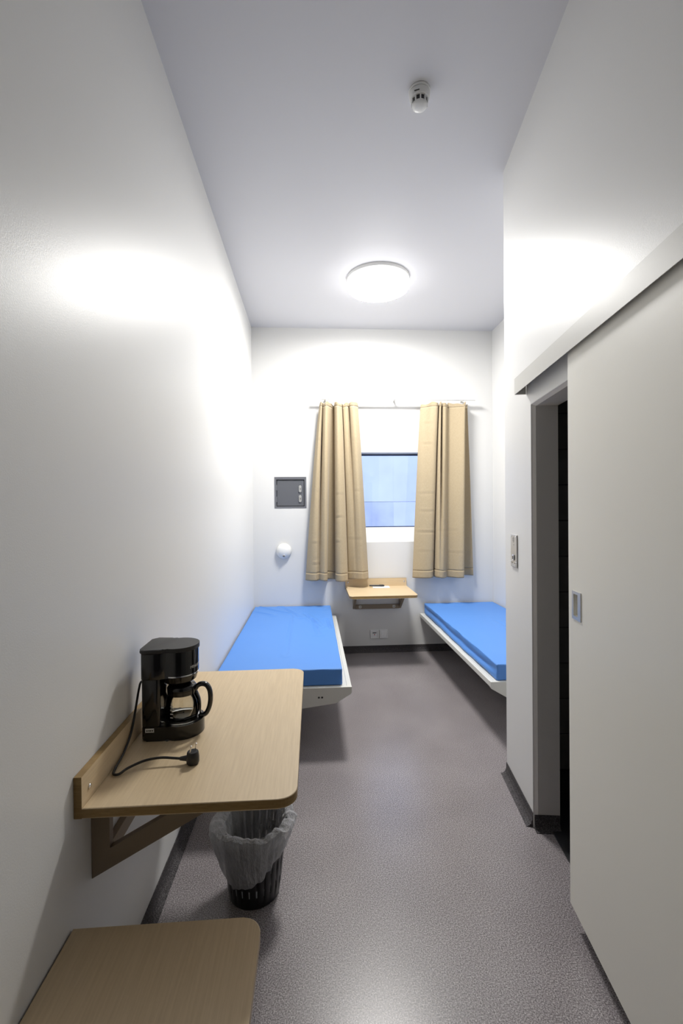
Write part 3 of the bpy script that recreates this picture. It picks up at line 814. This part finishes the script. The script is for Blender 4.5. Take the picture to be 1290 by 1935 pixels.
def mattress(cx, cy, hx, hy, hz, z0, label, creases, loose, puff_sign):
    root = None
    bm = grid_box(hx, hy, hz, 0.010, 70, 150, 10)
    for v in bm.verts:
        p = (v.co.x + cx, v.co.y + cy)
        zr = v.co.z / hz
        top = max(0.0, zr)
        if zr > 0.7:
            for a, b_, amp, w in creases:
                d, t = seg_dist(p, a, b_)
                v.co.z -= 1.9 * amp * math.exp(-(d / w) ** 2) * (1 - abs(2 * t - 1) ** 3 * .8)
                v.co.z += 0.9 * amp * math.exp(-((d - 2.2 * w) / (1.4 * w)) ** 2)
            v.co.z += 0.0025 * noise.noise(Vector((p[0] * 5, p[1] * 3, 2.0)))
        # slack cloth on the long open side
        if abs(v.co.x) > hx - 0.002 and v.co.x * puff_sign > 0:
            w = max(0, 1 - (v.co.y / hy) ** 8)
            q = (zr + 0.15 + 0.25 * noise.noise(Vector((p[1] * 1.3, 0, 5)))) / 0.35
            v.co.x += puff_sign * loose * w * (math.exp(-((q + 1.1) ** 2)) - 0.8 * math.exp(-((q - 0.4) ** 2)))
            v.co.x += puff_sign * 0.004 * loose / 0.012 * noise.noise(Vector((p[1] * 6, v.co.z * 30, 1)))
        if abs(zr) < 0.95 and abs(v.co.y) > hy - 0.002:
            v.co.y += 0.002 * noise.noise(Vector((p[0] * 9, v.co.z * 20, 4)))
        v.co += Vector((cx, cy, z0 + hz))
    t = obj('mattress', bm, M_BLUE, None, True, label, 'mattress', 'blue covered mattresses')
    return t
MZ = 0.3975
mattress((XL + 0.012 + 0.176) / 2, (2.830 + YB - 0.016) / 2, (0.176 - XL - 0.012) / 2, (YB - 0.016 - 2.830) / 2, 0.0525, MZ, 'bright blue mattress with creased cover on the left bed',
    [((-0.58, 4.70), (-0.24, 4.36), .006, .010), ((-0.335, 4.68), (-0.11, 4.18), .005, .011), ((-0.087, 4.347), (0.065, 3.846), .006, .011), ((0.118, 4.118), (0.146, 3.753), .006, .010),
     ((-0.199, 4.35), (-0.19, 3.107), .0028, .010), ((-0.011, 4.131), (0.04, 3.605), .004, .012), ((-0.57, 4.45), (-0.38, 4.30), .005, .010), ((-0.15, 4.60), (0.10, 4.52), .004, .015)], 0.003, 1)
mattress((1.158 + XR - 0.012) / 2, (2.815 + YB - 0.016) / 2, (XR - 0.012 - 1.158) / 2, (YB - 0.016 - 2.815) / 2, 0.0525, MZ, 'bright blue mattress with a slack cover on the right bed behind the corner',
    [((1.22, 4.62), (1.5, 4.55), .003, .015), ((1.60, 3.9), (1.66, 3.0), .003, .015)], 0.012, -1)

# ------------------------------------------------------------------ coffee maker on the large table
KX, KY = -0.450, 1.580       # centre of the hot plate
CB = -0.563                  # back of the machine
HXC = -0.458                 # centre of the brew head
ZK = ZT1
km = thing('coffee_maker', (-0.47, KY, ZK), 'black filter coffee maker on the large oak table', 'coffee maker')
def plan(r, hw, xb, rc=0.018, n=14, neck=True, cx=KX):
    """outline: rounded column at the back merging into a round front of radius r"""
    pts = []
    c0 = 0.30
    a1 = math.acos(-c0); a0 = -a1
    for k in range(2 * n + 1):
        a = a0 + (a1 - a0) * k / (2 * n)
        pts.append((cx + r * math.cos(a), KY + r * math.sin(a)))
    xe = cx - r * c0
    yj = r * math.sqrt(1 - c0 * c0)
    pts.append((xe - 0.007, KY + yj - 0.0005)); pts.append((xe - 0.014, KY + (yj + hw) / 2)); pts.append((xe - 0.024, KY + hw))
    for k in range(7):
        a = .5 * PI + .5 * PI * k / 6
        pts.append((xb + rc + rc * math.cos(a), KY + hw - rc + rc * math.sin(a)))
    for k in range(7):
        a = PI + .5 * PI * k / 6
        pts.append((xb + rc + rc * math.cos(a), KY - hw + rc + rc * math.sin(a)))
    pts.append((xe - 0.024, KY - hw)); pts.append((xe - 0.014, KY - (yj + hw) / 2)); pts.append((xe - 0.007, KY - yj + 0.0005))
    return pts
def column_plan(hw, xb, xf_, rc=0.018):
    return rounded_rect(xb, xf_, KY - hw, KY + hw, (rc, .012, .012, rc), 6)
kb = obj('base', prism(plan(0.073, 0.072, CB), ZK + 0.0005, ZK + 0.046, 'z', 0.006, 3), M_GLOSSBLACK, km, True, angle=0.6)
obj('foot_ring', lathe([(0, ZK + 0.0458), (0.062, ZK + 0.0458), (0.063, ZK + 0.0475), (0.058, ZK + 0.0478), (0.056, ZK + 0.0470), (0, ZK + 0.0470)], (KX, KY, 0), 48), M_CHROME, kb, True, angle=0.5, label='metal hot plate')
kc = obj('water_tank', prism(column_plan(0.071, CB, CB + 0.062), ZK + 0.0462, ZK + 0.1995, 'z', 0.001, 1), M_GLOSSBLACK, km, True, angle=0.6)
hd_ = obj('brew_head', prism(plan(0.064, 0.0735, CB - 0.001, cx=HXC), ZK + 0.200, ZK + 0.284, 'z', 0.002, 2), M_GLOSSBLACK, km, True, angle=0.6)
fb = lathe([(0, ZK + 0.171), (0.044, ZK + 0.171), (0.056, ZK + 0.180), (0.061, ZK + 0.1995), (0, ZK + 0.1995)], (HXC, KY, 0), 48)
obj('filter_basket', fb, M_GLOSSBLACK, km, True, angle=0.6)
# chrome band round the head
band = []
bvs, bfs = [], []
for k in range(41):
    a = -1.85 + 3.7 * k / 40
    for rr, zz in ((0.0672, ZK + 0.2015), (0.0682, ZK + 0.2018), (0.0682, ZK + 0.2055), (0.0672, ZK + 0.2058)):
        bvs.append((HXC + (rr - 0.003) * math.cos(a), KY + (rr - 0.003) * math.sin(a), zz))
for k in range(40):
    for s in range(4): bfs.append((k * 4 + s, k * 4 + (s + 1) % 4, k * 4 + 4 + (s + 1) % 4, k * 4 + 4 + s))
bfs += [(0, 1, 2, 3), (160, 161, 162, 163)]
obj('chrome_band', (bvs, bfs), M_CHROME, hd_, True, angle=0.6, label='thin chrome band')
obj('lid', prism(plan(0.067, 0.076, CB - 0.004, cx=HXC), ZK + 0.2845, ZK + 0.298, 'z', 0.005, 3), M_MATTBLACK, km, True, angle=0.7)
obj('hinge', tube([(CB + 0.006, KY - 0.045, ZK + 0.290), (CB + 0.006, KY + 0.045, ZK + 0.290)], 0.0065, 12), M_MATTBLACK, km, True, angle=0.7)
# lettering on the front of the head and print on the sticker
def text_mesh(body, size):
    cu = bpy.data.curves.new('lettering', 'FONT'); cu.body = body; cu.size = size; cu.align_x = 'CENTER'; cu.resolution_u = 2
    to = bpy.data.objects.new('lettering', cu); COL.objects.link(to)
    bpy.context.view_layer.update()
    me = bpy.data.meshes.new_from_object(to.evaluated_get(bpy.context.evaluated_depsgraph_get()))
    bpy.data.objects.remove(to); bpy.data.curves.remove(cu)
    b = bmesh.new(); b.from_mesh(me); bpy.data.meshes.remove(me)
    return b
tb = text_mesh('MENUETT', 0.0125)
bmesh.ops.triangulate(tb, faces=tb.faces)
for v in tb.verts:
    a = v.co.x / 0.0642 - 0.30
    v.co = Vector((HXC + 0.0644 * math.cos(a), KY + 0.0644 * math.sin(a), ZK + 0.224 + v.co.y))
obj('brand_lettering', tb, M_PRINT, hd_, label='pale brand lettering')
st = obj('sticker', box(-0.548, -0.520, KY - 0.0727, KY - 0.0721, ZK + 0.030, ZK + 0.043), M_PAPER, kb, label='small white sticker')
for x in (-0.544, -0.538, -0.533, -0.527):
    obj('sticker_print', box(x, x + 0.004, KY - 0.0730, KY - 0.0727, ZK + 0.034, ZK + 0.038), M_INK, kb)
# power cord and angled plug
cord_pts = [(-0.566, 1.590, 0.925), (-0.582, 1.572, 0.922), (-0.5835, 1.555, 0.905), (-0.583, 1.530, 0.865), (-0.5825, 1.500, 0.815), (-0.582, 1.468, 0.783), (-0.580, 1.41, 0.7600), (-0.577, 1.355, 0.7545), (-0.569, 1.322, 0.7545), (-0.552, 1.318, 0.756), (-0.535, 1.338, 0.761), (-0.498, 1.362, 0.767), (-0.455, 1.371, 0.769), (-0.415, 1.371, 0.766), (-0.396, 1.370, 0.7645)]
obj('power_cord', tube(catmull(cord_pts, 6), 0.0036, 10), M_CORD, km, True)
PG = Vector((-0.361, 1.370, ZK))
pl_ = obj('plug', join(lathe([(0, .001), (.0165, .001), (.0185, .006), (.0185, .020), (.0165, .034), (.0150, .036), (0, .036)], PG, 24),
    tube([PG + Vector((-0.012, 0, .016)), PG + Vector((-0.022, 0, .0158)), PG + Vector((-0.037, 0, .0155))], [0.0095, 0.0075, 0.0052], 12)), M_DARKPL, km, True, angle=0.7)
for s in (-1, 1):
    q0 = PG + Vector((s * 0.0055, s * 0.0078, .0355)); q1 = q0 + Vector((0.003, 0.002, 0.019))
    obj('plug_pin', tube([q0, q1], 0.0023, 10), M_CHROME, pl_, True, angle=0.7)

# glass carafe standing on the hot plate
ZG = ZK + 0.0482
cf = thing('carafe', (KX, KY, ZG), 'clear glass carafe with black handle inside the coffee maker', 'carafe')
prof_g = [(0, 0), (0.046, 0), (0.053, 0.004), (0.0575, 0.020), (0.058, 0.040), (0.055, 0.060), (0.047, 0.078), (0.0435, 0.086), (0.0435, 0.094)]
inner = [(r - 0.0018 if r > 0 else 0, h + (0.0018 if i < 3 else 0)) for i, (r, h) in enumerate(prof_g)]
obj('glass_body', lathe(prof_g + inner[::-1], (KX, KY, ZG), 56), M_GLASS, cf, True, angle=1.0)
obj('collar', lathe([(0.0438, 0.082), (0.0468, 0.082), (0.0475, 0.096), (0.0438, 0.096), (0.0438, 0.082)], (KX, KY, ZG), 48), M_GLOSSBLACK, cf, True, angle=0.6)
obj('carafe_lid', lathe([(0, 0.097), (0.047, 0.097), (0.048, 0.103), (0.042, 0.112), (0.022, 0.118), (0, 0.119)], (KX, KY, ZG), 48), M_GLOSSBLACK, cf, True, angle=0.8)
ha = 0.0
hp = [(0.044, .091), (0.054, .104), (0.068, .109), (0.083, .104), (0.093, .086), (0.0955, .058), (0.091, .030), (0.080, .008), (0.064, .002), (0.0605, .006)]
hpts = catmull([(KX + a * math.cos(ha), KY + a * math.sin(ha), ZG + b) for a, b in hp], 6)
obj('handle', tube(hpts, 0.0082, 14, rx=0.0115), M_GLOSSBLACK, cf, True, angle=0.9)
gp = catmull([(KX + a, KY, ZG + b) for a, b in [(0.046, .096), (0.050, .082), (0.0585, .060), (0.0612, .040), (0.0605, .018), (0.0605, .004)]], 5)
obj('handle_grip', tube(gp, 0.0026, 10, rx=0.0085), M_GLOSSBLACK, cf, True, angle=0.9)
for i, z in enumerate((0.018, 0.030, 0.042, 0.054)):
    ang = -1.9
    r_ = 0.0578 if z < 0.05 else 0.0568
    mk = []
    for k in range(5):
        a = ang + (k - 2) * 0.045
        mk.append((KX + (r_ + .0006) * math.cos(a), KY + (r_ + .0006) * math.sin(a)))
    vs = [(x, y, ZG + z) for x, y in mk] + [(x, y, ZG + z + 0.003) for x, y in mk]
    obj('fill_mark', (vs, [(k, k + 1, k + 6, k + 5) for k in range(4)]), M_PRINT, cf)

# ------------------------------------------------------------------ waste bin and its liner
GX, GY = -0.242, 1.808
BH, RB0, RB1 = 0.278, 0.098, 0.128
wb = thing('waste_bin', (GX, GY, 0), 'round black slotted plastic waste bin under the table edge', 'waste bin')
def bin_shell():
    b = bmesh.new(); n = 144; zs = [0.001, 0.012, 0.045, 0.075, 0.12, 0.155, 0.20, 0.235, BH]
    g = []
    for z in zs:
        r = RB0 + (RB1 - RB0) * z / BH
        row = []
        for k in range(n):
            rr = r + (0.0016 if (k % 6) in (0, 1, 2) and 0.03 < z < BH - 0.01 else 0)
            row.append(b.verts.new((GX + rr * math.cos(2 * PI * k / n), GY + rr * math.sin(2 * PI * k / n), z)))
        g.append(row)
    for i in range(len(zs) - 1):
        for k in range(n):
            if k % 6 == 4 and ((i == 2) or (i == 4) or (i == 6)): continue     # open slots
            b.faces.new([g[i][k], g[i][(k + 1) % n], g[i + 1][(k + 1) % n], g[i + 1][k]])
    b.faces.new(list(reversed(g[0])))
    return b
sh = obj('bin_wall', bin_shell(), M_BIN, wb, True, angle=0.6)
md = sh.modifiers.new('wall', 'SOLIDIFY'); md.thickness = 0.0025; md.offset = -1
obj('bin_rim', lathe([(RB1 - 0.003, BH), (RB1 + 0.004, BH), (RB1 + 0.005, BH + 0.004), (RB1 + 0.002, BH + 0.007), (RB1 - 0.003, BH + 0.006), (RB1 - 0.003, BH)], (GX, GY, 0), 72), M_BIN, wb, True, angle=0.9)

def bin_bag():
    b = bmesh.new(); n = 220
    rnd = random.Random(4)
    cols = []
    for k in range(n):
        a = 2 * PI * k / n
        ca, sa = math.cos(a), math.sin(a)
        # how far the film hangs outside: longest towards the front left, short at the back right
        hang = 0.118 + 0.070 * math.cos(a - math.radians(238)) + 0.012 * math.cos(2 * (a - math.radians(250))) + 0.003 * noise.noise(Vector((ca * 2, sa * 2, 1)))
        fl = 0.014 + 0.020 * max(0, math.cos(a - math.radians(345))) ** 6 + 0.020 * max(0, math.cos(a - math.radians(195))) ** 6 + 0.014 * noise.noise(Vector((ca * 3.5, sa * 3.5, 7)))
        tri = lambda x: abs((x / PI) % 2.0 - 1.0)            # sharp pleats
        fold = 0.010 * (tri(a * 9 + 2.2 * math.sin(a * 3)) - 0.5) + 0.007 * noise.noise(Vector((ca * 7, sa * 7, 3)))
        col = []
        # inside, from the bottom up
        infold = 0.016 * abs(math.sin(a * 6.5 + math.sin(3 * a) * 2)) + 0.022 * abs(noise.noise(Vector((ca * 3, sa * 3, 11))))
        for z in (0.006, 0.03, 0.08, 0.13, 0.18, 0.22, 0.25, 0.272):
            r = RB0 + (RB1 - RB0) * z / BH - 0.006
            t = z / BH
            col.append((r - infold * (1.1 - 0.75 * t) - 0.004, z))
        top = BH + 0.013 + 0.006 * (tri(a * 11 + 1.5 * math.sin(a * 2)) - .5) + 0.016 * noise.noise(Vector((ca * 5, sa * 5, 5)))
        col += [(RB1 - 0.004, top - 0.002), (RB1 + 0.004 + fl * .3, top + 0.002), (RB1 + 0.011 + fl * .8, top - 0.004)]
        m_ = 9
        for i in range(1, m_ + 1):
            t = i / m_
            z = top - 0.004 - hang * t
            r_bin = RB0 + (RB1 - RB0) * max(0, z) / BH
            col.append((r_bin + 0.009 + fl * (1 - t) ** 0.8 + fold * (0.35 + .5 * t) + 0.004 * (1 - t) + 0.004 * noise.noise(Vector((ca * 9, sa * 9, z * 40))), z))
        cols.append([b.verts.new((GX + r * ca, GY + r * sa, z)) for r, z in col])
    for k in range(n):
        A, B = cols[k], cols[(k + 1) % n]
        for i in range(len(A) - 1): b.faces.new([A[i], B[i], B[i + 1], A[i + 1]])
    b.faces.new([c[0] for c in cols])
    return b
obj('bin_liner', bin_bag(), M_BAG, None, False, 'thin translucent white bag lining the black waste bin', 'bin bag')

# ------------------------------------------------------------------ call panel beside the doorway
cp = thing('call_panel', blk(0.171, 0, 1.19), 'slim brushed steel call panel on the wall beside the doorway', 'call panel')
def pbox(u0, u1, v0, v1, z0, z1, bev=0.0): return bblk(u0, u1, v0, v1, z0, z1, bev, 2)
obj('plate', pbox(0.121, 0.220, -0.007, -0.0005, 1.186, 1.357, 0.003), M_STEEL, cp)
for (u_, z_) in ((0.131, 1.347), (0.210, 1.347), (0.131, 1.212), (0.210, 1.212)):
    c = blk(u_, -0.007, z_)
    obj('screw', bblk(u_ - .004, u_ + .004, -0.0085, -0.0068, z_ - .004, z_ + .004, 0.0015, 2), M_CHROME, cp)
for j in range(5):
    for i in range(5):
        if abs(i - 2) + abs(j - 2) > 3: continue
        obj('speaker_hole', bblk(0.171 + (i - 2) * .006 - .0015, 0.171 + (i - 2) * .006 + .0015, -0.0073, -0.0068, 1.330 + (j - 2) * .006 - .0015, 1.330 + (j - 2) * .006 + .0015), M_INK, cp)
obj('indicator', bblk(0.166, 0.176, -0.0078, -0.0068, 1.300, 1.308, 0.0005, 1), M_GREYPL, cp)
kn = obj('call_button', bblk(0.158, 0.184, -0.012, -0.0068, 1.222, 1.252, 0.004, 3), M_CHROME, cp)
obj('button_mark', bblk(0.168, 0.178, -0.0128, -0.0118, 1.228, 1.246), M_INK, kn)
obj('label_plate', bblk(0.135, 0.206, -0.0078, -0.0068, 1.190, 1.203, 0.0005, 1), M_GREYPL, cp)
for x in (0.150, 0.190): obj('indicator', bblk(x - .004, x + .004, -0.0078, -0.0068, 1.2055, 1.2095), M_INK, cp)

for o in list(SC.objects):
    if '_w' in o.keys(): del o['_w']
